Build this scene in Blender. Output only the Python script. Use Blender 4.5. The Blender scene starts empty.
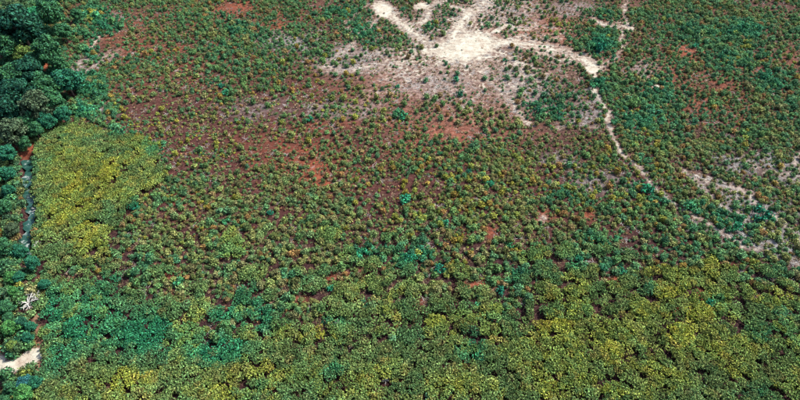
import bpy, math, random
import numpy as np
from mathutils import Vector, Matrix

# ------------------------------------------------------------------ camera, sky, sun, exposure
scene = bpy.context.scene
COL = scene.collection
H_CAM, PITCH, LENS = 80.0, 45.0, 24.0
cam_d = bpy.data.cameras.new('camera'); cam = bpy.data.objects.new('camera', cam_d); COL.objects.link(cam)
cam.location = (0, 0, H_CAM); cam.rotation_euler = (math.radians(90 - PITCH), 0, 0)
cam_d.lens = LENS; cam_d.sensor_width = 36.0; cam_d.clip_start = 0.5; cam_d.clip_end = 6000
scene.camera = cam

SUN_EL, SUN_AZ = 50.0, 62.0            # azimuth clockwise from +Y (the view direction)
world = bpy.data.worlds.new('World'); scene.world = world; world.use_nodes = True
nt = world.node_tree; nt.nodes.clear()
sky = nt.nodes.new('ShaderNodeTexSky'); sky.sky_type = 'NISHITA'; sky.sun_disc = False
sky.sun_elevation = math.radians(SUN_EL); sky.sun_rotation = math.radians(SUN_AZ)
sky.air_density = 1.0; sky.dust_density = 2.0; sky.ozone_density = 1.0
bg = nt.nodes.new('ShaderNodeBackground'); bg.inputs['Strength'].default_value = 0.13
wo = nt.nodes.new('ShaderNodeOutputWorld')
nt.links.new(sky.outputs[0], bg.inputs['Color']); nt.links.new(bg.outputs[0], wo.inputs['Surface'])

sd = bpy.data.lights.new('sun', 'SUN'); sd.energy = 3.7; sd.angle = math.radians(2.0); sd.color = (1.0, 0.985, 0.94)
so = bpy.data.objects.new('sun', sd); COL.objects.link(so)
el, az = math.radians(SUN_EL), math.radians(SUN_AZ)
tosun = Vector((math.sin(az)*math.cos(el), math.cos(az)*math.cos(el), math.sin(el)))
so.rotation_euler = tosun.to_track_quat('Z', 'Y').to_euler(); so.location = (60, 60, 120)

vs = scene.view_settings
vs.view_transform = 'Standard'; vs.look = 'None'; vs.gamma = 1.0; vs.use_curve_mapping = False
vs.exposure = 1.38

# ------------------------------------------------------------------ projection between photo pixels (800x400) and the ground
FPX = 400.0 / (18.0 / LENS)
sp, cp = math.sin(math.radians(PITCH)), math.cos(math.radians(PITCH))
def to_ground(u, v, z=0.0):
    dx = (u - 400.0) / FPX; dy = -(v - 200.0) / FPX
    d = (dx, cp + dy*sp, -sp + dy*cp)
    t = (z - H_CAM) / d[2]
    return d[0]*t, d[1]*t
def to_px(x, y, z=0.0):
    zz = z - H_CAM
    depth = y*cp - zz*sp
    up = y*sp + zz*cp
    return 400.0 + FPX*x/depth, 200.0 - FPX*up/depth
def m_per_px(v):
    x, y = to_ground(400, v); return (y*cp + H_CAM*sp) / FPX

# ------------------------------------------------------------------ noise and masks (vectorised)
_rng = np.random.RandomState(7)
_tab = _rng.rand(256, 256)
def vnoise(x, y, s, off=0):
    x = np.asarray(x)/s + 17.3*off + 400.0; y = np.asarray(y)/s + 9.1*off + 400.0
    xi = np.floor(x).astype(int); yi = np.floor(y).astype(int); fx = x-xi; fy = y-yi
    fx = fx*fx*(3-2*fx); fy = fy*fy*(3-2*fy)
    g = lambda a, b: _tab[a & 255, b & 255]
    return (g(xi, yi)*(1-fx)+g(xi+1, yi)*fx)*(1-fy) + (g(xi, yi+1)*(1-fx)+g(xi+1, yi+1)*fx)*fy
def fbm(x, y, s, off=0, o=4):
    r = 0; a = 0.5; t = 0
    for k in range(o):
        r = r + a*vnoise(x, y, s/(2**k), off+k*3); t += a; a *= 0.55
    return r/t
def sstep(a, b, x):
    t = np.clip((x-a)/(b-a), 0, 1); return t*t*(3-2*t)

def blob(u, v, cu, cv, ru, rv, rot=0, soft=0.6):
    c, s = math.cos(math.radians(rot)), math.sin(math.radians(rot))
    du, dv = u-cu, v-cv
    a = (du*c+dv*s)/ru; b = (-du*s+dv*c)/rv
    return 1-sstep(1-soft, 1+soft*0.6, np.sqrt(a*a+b*b))
def pline(u, v, pts):
    best = np.full(np.shape(u), 1e9)
    for (a, b), (c, d) in zip(pts[:-1], pts[1:]):
        dx, dy = c-a, d-b
        t = np.clip(((u-a)*dx+(v-b)*dy)/(dx*dx+dy*dy), 0, 1)
        best = np.minimum(best, np.hypot(u-(a+t*dx), (v-(b+t*dy))*1.5))
    return best

# paths of bare ground seen in the photograph: (points, half width px, strength)
TRACKS = [
 ([(468,50),(452,36),(462,22),(474,12),(484,2),(490,-12)], 3.6, 1.0),
 ([(466,50),(436,48),(420,40),(409,29),(398,18),(386,12)], 3.0, .95),
 ([(412,30),(424,18),(428,9),(440,2)], 2.2, .7),
 ([(480,45),(508,41),(540,46),(566,51),(582,60),(596,69)], 3.0, .95),
 ([(510,40),(530,52),(556,58),(590,66)], 1.4, .6),
 ([(440,50),(418,60),(390,64),(350,70),(322,66)], 1.8, .6),
 ([(445,58),(414,78),(390,90),(360,96)], 1.4, .5),
 ([(420,40),(400,58),(378,66)], 1.3, .5),
 ([(452,66),(440,84),(424,98)], 1.2, .45),
 ([(480,70),(500,92),(520,112),(528,123)], 1.6, .62),
 ([(596,69),(590,84),(597,96),(608,112),(612,132),(622,152),(640,166)], 1.2, .75),
 ([(626,-8),(624,10),(626,26),(623,44),(617,58),(598,68)], 1.1, .5),
 ([(596,20),(612,25),(634,29)], 1.2, .7),
 ([(640,166),(654,190),(668,199),(690,214),(706,221),(722,232),(744,246)], 1.0, .68),
 ([(684,172),(706,180),(734,187),(757,203),(776,220),(800,240)], 1.0, .68),
 ([(735,150),(760,168),(800,176)], 1.0, .4),([(744,246),(770,252),(806,266)], .9, .4),([(690,178),(720,205),(752,222)], .8, .4),
 ([(806,146),(795,158),(800,170)], 1.5, .4),
 ([(560,112),(590,126),(612,132)], 1.0, .35),
 ([(385,14),(360,34),(348,50),(330,62)], 1.4, .5),
 ([(370,4),(345,24),(356,42)], 1.0, .35),
 ([(72,74),(88,58),(100,28),(116,16)], 1.6, .42),
 ([(60,88),(90,68),(118,52)], 1.2, .3),
]
PALE = [ (0,368,9,13,0,1.1),(25,168,2.5,8,0,.9),(-14,376,14,10,0,1.0),(-40,380,20,8,0,1.0), # bare pale blobs (u, v, ru, rv, rot, strength)
 (470,47,30,19,-8,1.0),(452,52,24,13,10,.85),(384,10,16,8,20,1.0),(422,7,7,4,0,.8),(410,30,9,8,40,.75),(461,24,5,8,20,.8),
 (492,44,20,6,0,.75),(480,66,22,10,20,.45),(440,62,12,6,-20,.5),(592,69,9,5,10,1.0),(623,9,4,2,0,.8),(622,46,2.5,4,0,.7),
 (655,86,5,1.6,0,.8),(632,28,5,2,0,.8),(528,123,3,3,0,.6),(563,126,6,4,0,.4),(545,219,5,3.5,0,.5),(592,90,5,6,0,.6),(650,190,5,2,20,.4),
 (665,198,6,1.8,25,.5),(700,219,8,1.5,15,.45),(505,100,18,10,30,.28),(386,98,10,4,0,.25),
]
RUST = [
 (305,158,46,20,10,.5),(450,125,60,22,0,.6),(540,28,40,16,0,.6),(250,12,50,10,0,.5),(400,90,60,20,0,.4),(740,80,50,16,0,.45),(150,60,60,24,0,.4),
 (235,8,24,7,0,.8),(278,26,14,8,0,.8),(318,172,16,13,0,.9),(297,150,26,9,20,.6),(325,128,34,9,-10,.35),(322,182,9,5,0,1.0),
 (685,50,11,6,20,.9),(720,82,26,8,10,.5),(655,110,20,6,10,.4),(545,30,26,12,0,.55),(452,132,30,9,0,.7),(400,112,40,12,0,.35),
 (488,232,14,5,0,.7),(590,214,7,5,0,.9),(545,215,9,6,0,.6),(618,277,7,5,0,1.1),(674,310,7,5,0,1.0),(705,294,7,5,0,.9),(480,285,16,8,0,.7),
 (415,302,10,4,0,.8),(340,276,22,4,-8,.6),(300,298,14,3,10,.5),(180,200,9,14,0,.5),(740,190,16,7,0,.6),(780,60,20,6,0,.4),
 (640,60,16,8,0,.4),(700,100,50,14,10,.6),(690,55,22,9,10,.8),(650,70,30,12,0,.5),(715,192,7,5,0,.7),(28,148,11,7,0,1.2),(20,150,10,4,0,1),(45,66,6,8,0,1.1),(40,44,5,10,0,1.0),(48,12,6,8,0,1.0),(37,337,7,7,0,.8),
 (33,128,12,6,0,.8),(120,38,40,12,-15,.4),(140,70,40,12,-10,.35),(400,385,4,4,0,.3),(6,188,8,4,0,.9),(462,362,5,5,0,.5),(170,272,14,5,0,.6),(7,353,6,4,0,.8),(735,265,30,4,0,.3),
]
GREY = [ # grey dry litter patches
 (290,42,30,10,0,.7),(345,110,40,10,0,.35),(350,60,40,14,0,.5),(430,85,40,14,0,.35),(530,90,40,20,20,.45),(100,110,20,8,0,.5),(90,62,25,8,-20,.5),
 (590,110,20,16,0,.5),(640,70,20,10,0,.4),(735,165,22,8,20,.6),(790,180,22,10,0,.6),(770,240,44,16,20,.9),(745,200,50,16,15,.7),(780,160,30,10,0,.7),(560,160,20,8,0,.4),(250,110,40,12,0,.25),
 (600,180,30,16,0,.35),(690,225,26,6,20,.5),(570,10,40,8,0,.4),(510,16,30,12,0,.4),
]
ROAD = [(-60,392),(-20,382),(4,372),(16,366),(28,360),(36,354)]
DITCH = [(26,158),(27,172),(25,186),(29,200),(31,212),(27,226),(24,240),(26,254)]
TRAIL = [(40,312),(37,322),(39,335),(41,346),(39,358),(37,372),(38,384)]          # brown strip between the left trees and the thicket
GAPS = [ # dark red-brown gaps in the closed thicket
 ([(44,292),(56,284),(66,279),(92,280),(118,274),(136,266)], 2.0),([(96,206),(104,200)],1.5),
 ([(84,184),(92,188)], 1.2),([(98,177),(106,186),(116,187)], 1.3),([(108,294),(130,302)],1.5),
 ([(292,296),(310,298),(324,294)], 3.0),([(300,318),(302,332),(304,340)],2.4),([(312,342),(326,346),(338,348)],2.0),([(344,346),(350,356)],2.4),
 ([(447,300),(448,322),(450,338)],1.4),([(404,298),(420,304)],2.2),([(562,262),(566,274)],2.5),([(732,282),(738,296),(744,312)],1.6),
 ([(760,276),(784,292),(806,300)],1.5),([(636,372),(644,382)],2.6),([(660,352),(670,358)],2.0),([(242,368),(246,384)],1.8),([(456,358),(464,368)],1.6),
 ([(208,322),(210,340)],2.0),([(470,268),(500,262)],2.2),([(118,340),(124,352)],1.6),([(396,284),(420,278)],1.6),([(360,270),(372,300),(382,330)],1.0),
]
_r = random.Random(12); _new = []
for p, w, st in TRACKS:
    _new.append((p, w*.8, st))
    for c in range(2):
        o = _r.uniform(2, 6)*(1 if c else -1); _new.append(([(a+_r.uniform(-3, 3), b+o*.6+_r.uniform(-2, 2)) for a, b in p], w*.45, st*.62))
TRACKS = _new
def warp(u, v, k=1.0):
    x, y = np.asarray(u, float), np.asarray(v, float)
    w1 = (fbm(x, y*1.6, 16, 31, 3)-.5)*12*k; w2 = (fbm(x, y*1.6, 16, 57, 3)-.5)*8*k
    return x+w1, y+w2

def ground_fields(u, v):
    uu, vv = warp(u, v, .8)
    n = fbm(u, v*1.5, 6, 5, 4)
    sand = np.zeros(np.shape(u))
    for p, w, s in TRACKS:
        d = pline(uu, vv, p)
        brk = sstep(.30, .62, fbm(u, v*1.5, 9, 83, 3)); s = min(1, s+.14); sand = np.maximum(sand, s*(.5+.38*brk)*(1-sstep(w*.2, w*2.0, d)))
        sand = np.maximum(sand, .5*s*(1-sstep(w*.8, w*6.5, d)))
    for a, b, c, d, r, s in PALE:
        sand = np.maximum(sand, np.minimum(s, 1.3)*blob(uu, vv, a, b, c, d, r, .75))
    sand = np.maximum(sand, .44*blob(uu, vv, 462, 54, 66, 32, 0, .95))
    sand = np.maximum(sand, .28*blob(uu, vv, 470, 72, 120, 60, 0, .98))
    du, dv = (u-464), (v-48)*1.55; rr = np.hypot(du, dv)+1e-6; an = np.arctan2(dv, du)+(fbm(u, v*1.5, 34, 41, 3)-.5)*1.5
    st = vnoise(an*13+200, rr/150+3, 1.0, 4)*.5+vnoise(an*40+400, rr/70+9, 1.0, 8)*.5
    sand = np.maximum(sand, (.30+.62*sstep(.58, .72, st))*(1-sstep(16, 160, rr))*.85)
    road = 1-sstep(5.5, 10, pline(uu, vv, ROAD)*.9)
    sand = np.maximum(sand, road)
    rust = np.zeros(np.shape(u))
    for a, b, c, d, r, s in RUST:
        rust = np.maximum(rust, .85*s*blob(uu, vv, a, b, c*1.35, d*1.35, r, .95))
    grey = np.zeros(np.shape(u))
    for a, b, c, d, r, s in GREY:
        grey = np.maximum(grey, s*blob(uu, vv, a, b, c, d, r, .9))
    trail = .8*(1-sstep(1.2, 5.5, pline(uu, vv, TRAIL)))
    return np.clip(sand, 0, 1.3), rust, grey, road, trail, n

# ------------------------------------------------------------------ vegetation fields in photo pixels
def interp_top(u):          # upper edge (px) of the closed thicket along the bottom
    xs = [-400,-60,40,100,130,190,205,260,280,300,340,400,440,500,530,600,640,700,730,760,800,860,1200]
    ys = [ 270, 276,280,282,296,318,345,340,318,345,348,346,318,322,302,286,272,268,300,305,300,296,290]
    return np.interp(u, xs, ys)
YEL = [ (640,340,150,60,0,.62),(600,300,60,20,0,.6),(690,300,40,18,0,.85), # (u,v,ru,rv,rot,strength) yellow / ochre vegetation
 (95,178,44,26,0,.9),(82,215,36,30,0,.9),(72,165,30,22,0,.7),(112,172,18,8,0,1.2),(80,218,16,12,0,1.1),(90,246,24,12,0,.8),(120,385,44,18,0,.6),(70,392,20,10,0,.6),
 (285,335,16,18,0,.9),(278,330,8,7,0,1.2),(325,335,12,6,0,1.1),(250,380,60,22,0,.6),(330,385,50,20,0,.55),(395,320,40,20,0,.35),(455,322,34,10,0,.8),(480,350,14,8,0,.5),
 (560,325,40,18,0,.8),(570,300,30,12,0,.6),(600,345,40,24,0,.75),(660,275,34,14,0,.7),(640,310,30,16,0,.7),(610,395,14,6,0,1.0),(700,310,30,20,0,.7),(720,370,40,26,0,.5),
 (660,370,40,24,0,.55),(560,385,60,18,0,.5),(520,372,20,10,0,.7),(450,385,40,14,0,.45),(770,300,24,12,0,.6),(780,375,30,20,0,.4),(410,185,12,6,0,1.1),(240,200,8,4,0,1.2),(205,205,8,6,0,.9),
 (378,190,8,6,0,.9),(160,130,60,40,0,.4),(230,130,60,40,0,.45),(440,200,60,40,0,.4),(520,170,50,30,0,.35),(400,90,20,10,0,.3),(433,14,5,3,0,1.2),(546,24,26,12,0,.9),(712,28,12,6,0,.5),(760,60,30,10,0,.35),(785,62,14,8,0,.6),
 (613,150,12,6,0,.7),(630,180,60,30,0,.35),(730,270,40,12,0,.4),(60,160,16,12,0,.5),(130,200,20,12,0,.4),(470,220,80,26,0,.3),(330,90,80,30,0,.35),(90,20,16,8,0,.4),
]
TEAL = [
 (25,60,50,76,0,.85), (12,190,22,50,0,.75),(12,280,24,50,0,.75),(18,360,22,50,0,.75),(98,22,26,16,0,1.0),(92,88,18,14,0,1.0),(84,112,20,10,0,1.0),(92,50,14,14,0,.8),
 (152,148,14,16,0,1.0),(128,134,24,8,0,.8),(60,130,30,8,0,.6),(52,158,10,8,0,.5),(134,206,7,6,0,1.0),(85,320,50,36,0,1.15),(150,335,48,24,0,1.15),(55,310,14,30,0,.9),(60,360,22,30,0,.8),(175,310,24,12,0,.6),
 (110,283,24,8,0,.8),(215,350,46,20,0,1.05),(245,318,50,20,0,1.0),(255,295,40,14,0,.5),(170,355,30,12,0,.5),(310,275,36,12,0,.4),(335,322,18,8,0,.8),(330,290,10,6,0,.7),(262,386,8,5,0,1.0),(332,374,14,10,0,.9),
 (380,250,44,14,0,.65),(410,258,24,12,0,.8),(440,268,16,12,0,.7),(360,300,20,14,0,.4),(425,290,20,8,0,.6),(470,352,24,18,0,1.0),(500,320,22,12,0,.6),(515,278,14,12,0,.7),(575,265,16,8,0,.8),(520,330,14,10,0,.6),
 (430,370,20,10,0,.4),(585,310,10,8,0,.4),(625,272,22,8,0,.7),(645,290,12,8,0,.5),(710,302,14,4,0,1.1),(760,335,22,14,0,.8),(790,320,20,20,0,.7),(780,275,20,10,0,.6),(740,395,30,10,0,.7),(560,195,20,12,0,.6),
 (590,235,14,10,0,.8),(640,188,22,10,10,.9),(690,208,16,11,0,.9),(655,200,16,8,0,.7),(730,222,30,12,25,.8),(760,215,20,12,30,.9),(610,240,20,12,0,.6),(670,240,40,14,0,.6),(730,240,24,8,0,.6),(640,160,16,8,0,.6),
 (600,46,16,14,0,1.1),(595,84,10,8,0,1.0),(604,12,12,10,0,.6),(610,60,8,5,0,.9),(660,90,26,18,0,.7),(640,120,30,14,0,.7),(690,120,30,16,0,.5),(745,30,26,12,0,.9),(770,80,24,14,0,.8),(700,30,50,18,0,.55),
 (740,60,40,16,0,.6),(790,110,30,16,0,.5),(550,110,40,18,0,.7),(545,80,26,8,0,.6),(450,18,20,10,0,.4),(432,25,14,8,0,.7),(410,12,12,6,0,.7),(360,32,24,16,0,.7),(345,12,30,10,0,.6),(240,30,30,16,0,.6),(225,50,34,20,0,.5),
 (90,30,30,14,0,.7),(120,22,30,12,0,.6),(85,80,20,12,0,.9),(120,60,30,10,0,.4),(110,110,30,10,0,.5),(130,128,30,10,0,.6),(400,114,12,6,0,.9),(372,64,8,4,0,.6),(215,82,12,8,0,.6),(540,240,30,10,0,.4),(740,190,20,8,0,.3),
 (300,170,10,6,0,.4),(250,160,40,14,0,.2),(190,260,60,14,0,.45),(130,250,20,12,0,.5),(490,140,30,12,0,.35),(455,180,30,12,0,.25),
]
BARE = [ (765,212,44,12,22,.30),(745,165,40,8,10,.35),(700,222,34,6,20,.4), # places with fewer shrubs
 (470,50,44,26,0,1.0),(452,132,34,10,0,.9),(318,172,18,13,0,.8),(297,150,22,8,20,.6),(235,8,22,7,0,.8),(278,26,14,8,0,.7),(545,30,30,14,0,.7),(685,52,13,7,20,.9),(715,84,34,10,10,.8),(290,40,14,6,0,.7),
 (325,126,36,8,-10,.6),(405,112,40,10,0,.5),(385,12,18,9,0,1),(735,168,30,7,20,.6),(590,214,6,5,0,.8),(545,218,8,6,0,.9),(618,277,6,5,0,1),(674,310,6,4,0,1),(705,294,6,4,0,1),(488,232,12,5,0,.7),(480,284,14,6,0,.7),
 (180,172,9,9,0,.7),(340,80,40,14,0,.4),(500,95,50,18,0,.45),(360,60,30,12,0,.4),(510,14,26,12,0,.6),(120,90,30,10,0,.3),(590,120,20,16,0,.5),(780,180,20,8,0,.5),(600,185,20,10,0,.4),(28,148,10,6,0,1),(45,66,5,8,0,.9),
 (430,30,20,10,0,.4),(740,240,40,10,20,.3),(270,140,30,8,0,.3),(655,86,6,3,0,1),(570,8,40,10,0,.4),
]
THICK_LEFT = [(38,122),(70,124),(98,130),(128,138),(150,140),(162,160),(163,184),(140,196),(132,212),(118,226),(106,250),(96,262),(60,272),(38,276)]
def inpoly(u, v, poly):
    r = np.zeros(np.shape(u), bool); n = len(poly)
    for i in range(n):
        (x1, y1), (x2, y2) = poly[i], poly[(i+1) % n]
        c = ((y1 > v) != (y2 > v))
        with np.errstate(divide='ignore', invalid='ignore'):
            xx = (x2-x1)*(v-y1)/((y2-y1) if y2 != y1 else 1e-9)+x1
        r ^= c & (u < xx)
    return r
def veg_fields(u, v):
    uu, vv = warp(u, v, 1.0)
    thick = inpoly(uu, vv, THICK_LEFT) | ((vv > interp_top(uu)) & (uu > 36))
    gap = np.full(np.shape(u), 9e9)
    u2, v2 = warp(u, v, .35)
    for p, w in GAPS: gap = np.minimum(gap, pline(u2, v2, p)/w)
    yel = np.zeros(np.shape(u)); teal = np.zeros(np.shape(u)); bare = np.zeros(np.shape(u))
    for a, b, c, d, r, s in YEL: yel = np.maximum(yel, s*blob(uu, vv, a, b, c, d, r, .9))
    for a, b, c, d, r, s in TEAL: teal = np.maximum(teal, s*blob(uu, vv, a, b, c, d, r, .85))
    for a, b, c, d, r, s in BARE: bare = np.maximum(bare, s*blob(uu, vv, a, b, c, d, r, .8))
    return thick, gap, yel, teal, bare

def worley(x, y, cell):
    """rounded patches: distance to the patch border (m) and two random numbers of the patch"""
    x = np.asarray(x); y = np.asarray(y); x = x+(fbm(x, y, 5, 15, 2)-.5)*2.5; y = y+(fbm(x, y, 5, 27, 2)-.5)*2.5
    ci = np.floor(x/cell).astype(int); cj = np.floor(y/cell).astype(int)
    f1 = np.full(x.shape, 1e9); f2 = f1.copy(); h1 = np.zeros(x.shape); h2 = h1.copy()
    for a in range(-2, 3):
        for b in range(-2, 3):
            i, j = (ci+a) & 255, (cj+b) & 255
            px = (ci+a+.1+.8*_tab[i, j])*cell; py = (cj+b+.1+.8*_tab[j, (i+77) & 255])*cell
            d = np.hypot(x-px, y-py); m = d < f1
            f2 = np.where(m, f1, np.minimum(f2, d)); h1 = np.where(m, _tab[(i+31) & 255, (j+101) & 255], h1); h2 = np.where(m, _tab[(i+151) & 255, (j+11) & 255], h2); f1 = np.where(m, d, f1)
    return f2-f1, h1, h2
def thick_ext(x, y, u, v):
    wd, h1, h2 = worley(x, y, 4.2)
    return (h1*.6+h2*.4 > .80-.52*sstep(222, 325, v)) & (v > 222) & (u > 44)
def band(v): return sstep(205, 245, v)*(1-.72*sstep(322, 362, v))

# ------------------------------------------------------------------ materials
def new_mat(name):
    m = bpy.data.materials.new(name); m.use_nodes = True
    n = m.node_tree; n.nodes.clear(); out = n.nodes.new('ShaderNodeOutputMaterial')
    return m, n, out
def N(n, t, **kw):
    x = n.nodes.new(t)
    for k, val in kw.items(): setattr(x, k, val)
    return x
def foliage_mat(name, tipmix=.5):
    m, n, out = new_mat(name); L = n.links.new
    at = N(n, 'ShaderNodeAttribute', attribute_type='INSTANCER', attribute_name='tint')
    geo = N(n, 'ShaderNodeNewGeometry')
    ramp = N(n, 'ShaderNodeMapRange'); ramp.inputs[3].default_value = .14; ramp.inputs[4].default_value = 2.75
    pw = N(n, 'ShaderNodeMath', operation='POWER'); pw.inputs[1].default_value = 1.7; L(geo.outputs['Random Per Island'], pw.inputs[0]); L(pw.outputs[0], ramp.inputs[0])
    mul = N(n, 'ShaderNodeVectorMath', operation='SCALE'); L(at.outputs['Color'], mul.inputs[0]); L(ramp.outputs[0], mul.inputs['Scale'])
    # leaves lean to yellow or to blue-green one by one
    wn = N(n, 'ShaderNodeTexWhiteNoise', noise_dimensions='1D'); L(geo.outputs['Random Per Island'], wn.inputs['W'])
    hs = N(n, 'ShaderNodeHueSaturation'); mr = N(n, 'ShaderNodeMapRange'); mr.inputs[3].default_value = .47; mr.inputs[4].default_value = .532
    L(wn.outputs['Value'], mr.inputs[0]); L(mr.outputs[0], hs.inputs['Hue']); L(mul.outputs[0], hs.inputs['Color'])
    dif = N(n, 'ShaderNodeBsdfPrincipled'); dif.inputs['Roughness'].default_value = .7; dif.inputs['Specular IOR Level'].default_value = .06
    L(hs.outputs[0], dif.inputs['Base Color'])
    tr = N(n, 'ShaderNodeBsdfTranslucent'); L(hs.outputs[0], tr.inputs['Color'])
    mx = N(n, 'ShaderNodeMixShader'); mx.inputs[0].default_value = .22
    L(dif.outputs[0], mx.inputs[1]); L(tr.outputs[0], mx.inputs[2]); L(mx.outputs[0], out.inputs['Surface'])
    return m
M_LEAF = foliage_mat('leaf')
def plain(name, c, rough=.85, nscale=3.0, amt=.4):
    m, n, out = new_mat(name); L = n.links.new
    tc = N(n, 'ShaderNodeTexCoord'); no = N(n, 'ShaderNodeTexNoise'); no.inputs['Scale'].default_value = nscale; no.inputs['Detail'].default_value = 5
    L(tc.outputs['Object'], no.inputs['Vector'])
    cr = N(n, 'ShaderNodeValToRGB'); cr.color_ramp.elements[0].position = .3; cr.color_ramp.elements[1].position = .7
    cr.color_ramp.elements[0].color = tuple(x*(1-amt) for x in c)+(1,); cr.color_ramp.elements[1].color = tuple(min(1, x*(1+amt)) for x in c)+(1,)
    L(no.outputs['Fac'], cr.inputs[0]); b = N(n, 'ShaderNodeBsdfPrincipled'); b.inputs['Roughness'].default_value = rough; b.inputs['Specular IOR Level'].default_value = .2
    L(cr.outputs[0], b.inputs['Base Color']); L(b.outputs[0], out.inputs['Surface']); return m
M_BARK = plain('bark', (.09, .06, .045))
M_DEAD = plain('bleached_wood', (.36, .34, .30))
M_TWIG = plain('dry_twig', (.34, .32, .29))
M_ROCK = plain('pale_rock', (.45, .39, .32), .9, 2.5, .25)

def ground_mat():
    m, n, out = new_mat('soil'); L = n.links.new
    at = N(n, 'ShaderNodeAttribute', attribute_name='soil'); am = N(n, 'ShaderNodeAttribute', attribute_name='sand')
    tc = N(n, 'ShaderNodeTexCoord')
    n1 = N(n, 'ShaderNodeTexNoise'); n1.inputs['Scale'].default_value = .9; n1.inputs['Detail'].default_value = 8; n1.inputs['Roughness'].default_value = .75
    L(tc.outputs['Object'], n1.inputs['Vector'])
    n2 = N(n, 'ShaderNodeTexNoise'); n2.inputs['Scale'].default_value = .35; n2.inputs['Detail'].default_value = 6; n2.inputs['Roughness'].default_value = .7
    L(tc.outputs['Object'], n2.inputs['Vector'])
    # ragged edge: pale soil shows where sand mask + noise passes a threshold
    add = N(n, 'ShaderNodeMath', operation='ADD'); L(am.outputs['Fac'], add.inputs[0])
    ms = N(n, 'ShaderNodeMath', operation='MULTIPLY_ADD'); L(n1.outputs['Fac'], ms.inputs[0]); ms.inputs[1].default_value = 2.6; ms.inputs[2].default_value = -1.3
    L(ms.outputs[0], add.inputs[1])
    mr = N(n, 'ShaderNodeMapRange'); mr.interpolation_type = 'SMOOTHSTEP'; mr.inputs[1].default_value = .22; mr.inputs[2].default_value = .95; L(add.outputs[0], mr.inputs[0])
    sandc = N(n, 'ShaderNodeValToRGB'); e = sandc.color_ramp.elements
    e[0].position = .30; e[0].color = (.22, .16, .115, 1); e[1].position = .6; e[1].color = (.37, .35, .275, 1); L(n2.outputs['Fac'], sandc.inputs[0])
    # shrinkage cracks in the bare crust
    vo = N(n, 'ShaderNodeTexVoronoi', feature='DISTANCE_TO_EDGE'); vo.inputs['Scale'].default_value = .75
    nd = N(n, 'ShaderNodeVectorMath', operation='ADD'); sc = N(n, 'ShaderNodeVectorMath', operation='SCALE'); sc.inputs['Scale'].default_value = 1.6
    L(n2.outputs['Color'], sc.inputs[0]); L(tc.outputs['Object'], nd.inputs[0]); L(sc.outputs[0], nd.inputs[1]); L(nd.outputs[0], vo.inputs['Vector'])
    cr = N(n, 'ShaderNodeMapRange'); cr.inputs[1].default_value = .0; cr.inputs[2].default_value = .06; cr.inputs[3].default_value = .72; cr.inputs[4].default_value = 1; L(vo.outputs['Distance'], cr.inputs[0])
    sc2 = N(n, 'ShaderNodeVectorMath', operation='SCALE'); L(sandc.outputs[0], sc2.inputs[0]); L(cr.outputs[0], sc2.inputs['Scale'])
    mot = N(n, 'ShaderNodeMapRange'); mot.inputs[1].default_value = .3; mot.inputs[2].default_value = .7; mot.inputs[3].default_value = .25; mot.inputs[4].default_value = 2.0; L(n1.outputs['Fac'], mot.inputs[0])
    sc3 = N(n, 'ShaderNodeVectorMath', operation='SCALE'); L(at.outputs['Color'], sc3.inputs[0]); L(mot.outputs[0], sc3.inputs['Scale'])
    n3 = N(n, 'ShaderNodeTexNoise'); n3.inputs['Scale'].default_value = 3.2; n3.inputs['Detail'].default_value = 4; n3.inputs['Roughness'].default_value = .8; L(tc.outputs['Object'], n3.inputs['Vector'])
    gr = N(n, 'ShaderNodeMapRange'); gr.inputs[1].default_value = .53; gr.inputs[2].default_value = .64; L(n3.outputs['Fac'], gr.inputs[0])
    lit = N(n, 'ShaderNodeMix', data_type='RGBA'); gm = N(n, 'ShaderNodeMath', operation='MULTIPLY'); gm.inputs[1].default_value = .5; L(gr.outputs[0], gm.inputs[0]); L(gm.outputs[0], lit.inputs[0])
    L(sc3.outputs[0], lit.inputs[6]); lit.inputs[7].default_value = (.14, .085, .055, 1)
    mix = N(n, 'ShaderNodeMix', data_type='RGBA'); L(mr.outputs[0], mix.inputs[0]); L(lit.outputs[2], mix.inputs[6]); L(sc2.outputs[0], mix.inputs[7])
    b = N(n, 'ShaderNodeBsdfPrincipled'); b.inputs['Roughness'].default_value = .95; b.inputs['Specular IOR Level'].default_value = .1
    L(mix.outputs[2], b.inputs['Base Color'])
    bp = N(n, 'ShaderNodeBump'); bp.inputs['Strength'].default_value = .6; bp.inputs['Distance'].default_value = .25; L(n1.outputs['Fac'], bp.inputs['Height']); L(bp.outputs[0], b.inputs['Normal'])
    L(b.outputs[0], out.inputs['Surface']); return m
M_SOIL = ground_mat()
def water_mat():
    m, n, out = new_mat('murky_water'); L = n.links.new
    tc = N(n, 'ShaderNodeTexCoord'); no = N(n, 'ShaderNodeTexNoise'); no.inputs['Scale'].default_value = .8; no.inputs['Detail'].default_value = 7; no.inputs['Roughness'].default_value = .65; L(tc.outputs['Object'], no.inputs['Vector'])
    cr = N(n, 'ShaderNodeValToRGB'); e = cr.color_ramp.elements
    e[0].position = .4; e[0].color = (.010, .040, .030, 1); e[1].position = .66; e[1].color = (.26, .28, .26, 1)
    k = e.new(.55); k.color = (.022, .060, .048, 1)
    L(no.outputs['Fac'], cr.inputs[0])
    b = N(n, 'ShaderNodeBsdfPrincipled'); b.inputs['Roughness'].default_value = .18; b.inputs['IOR'].default_value = 1.33; L(cr.outputs[0], b.inputs['Base Color'])
    bp = N(n, 'ShaderNodeBump'); bp.inputs['Strength'].default_value = .15; L(no.outputs['Fac'], bp.inputs['Height']); L(bp.outputs[0], b.inputs['Normal'])
    L(b.outputs[0], out.inputs['Surface']); return m
M_WATER = water_mat()

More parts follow.
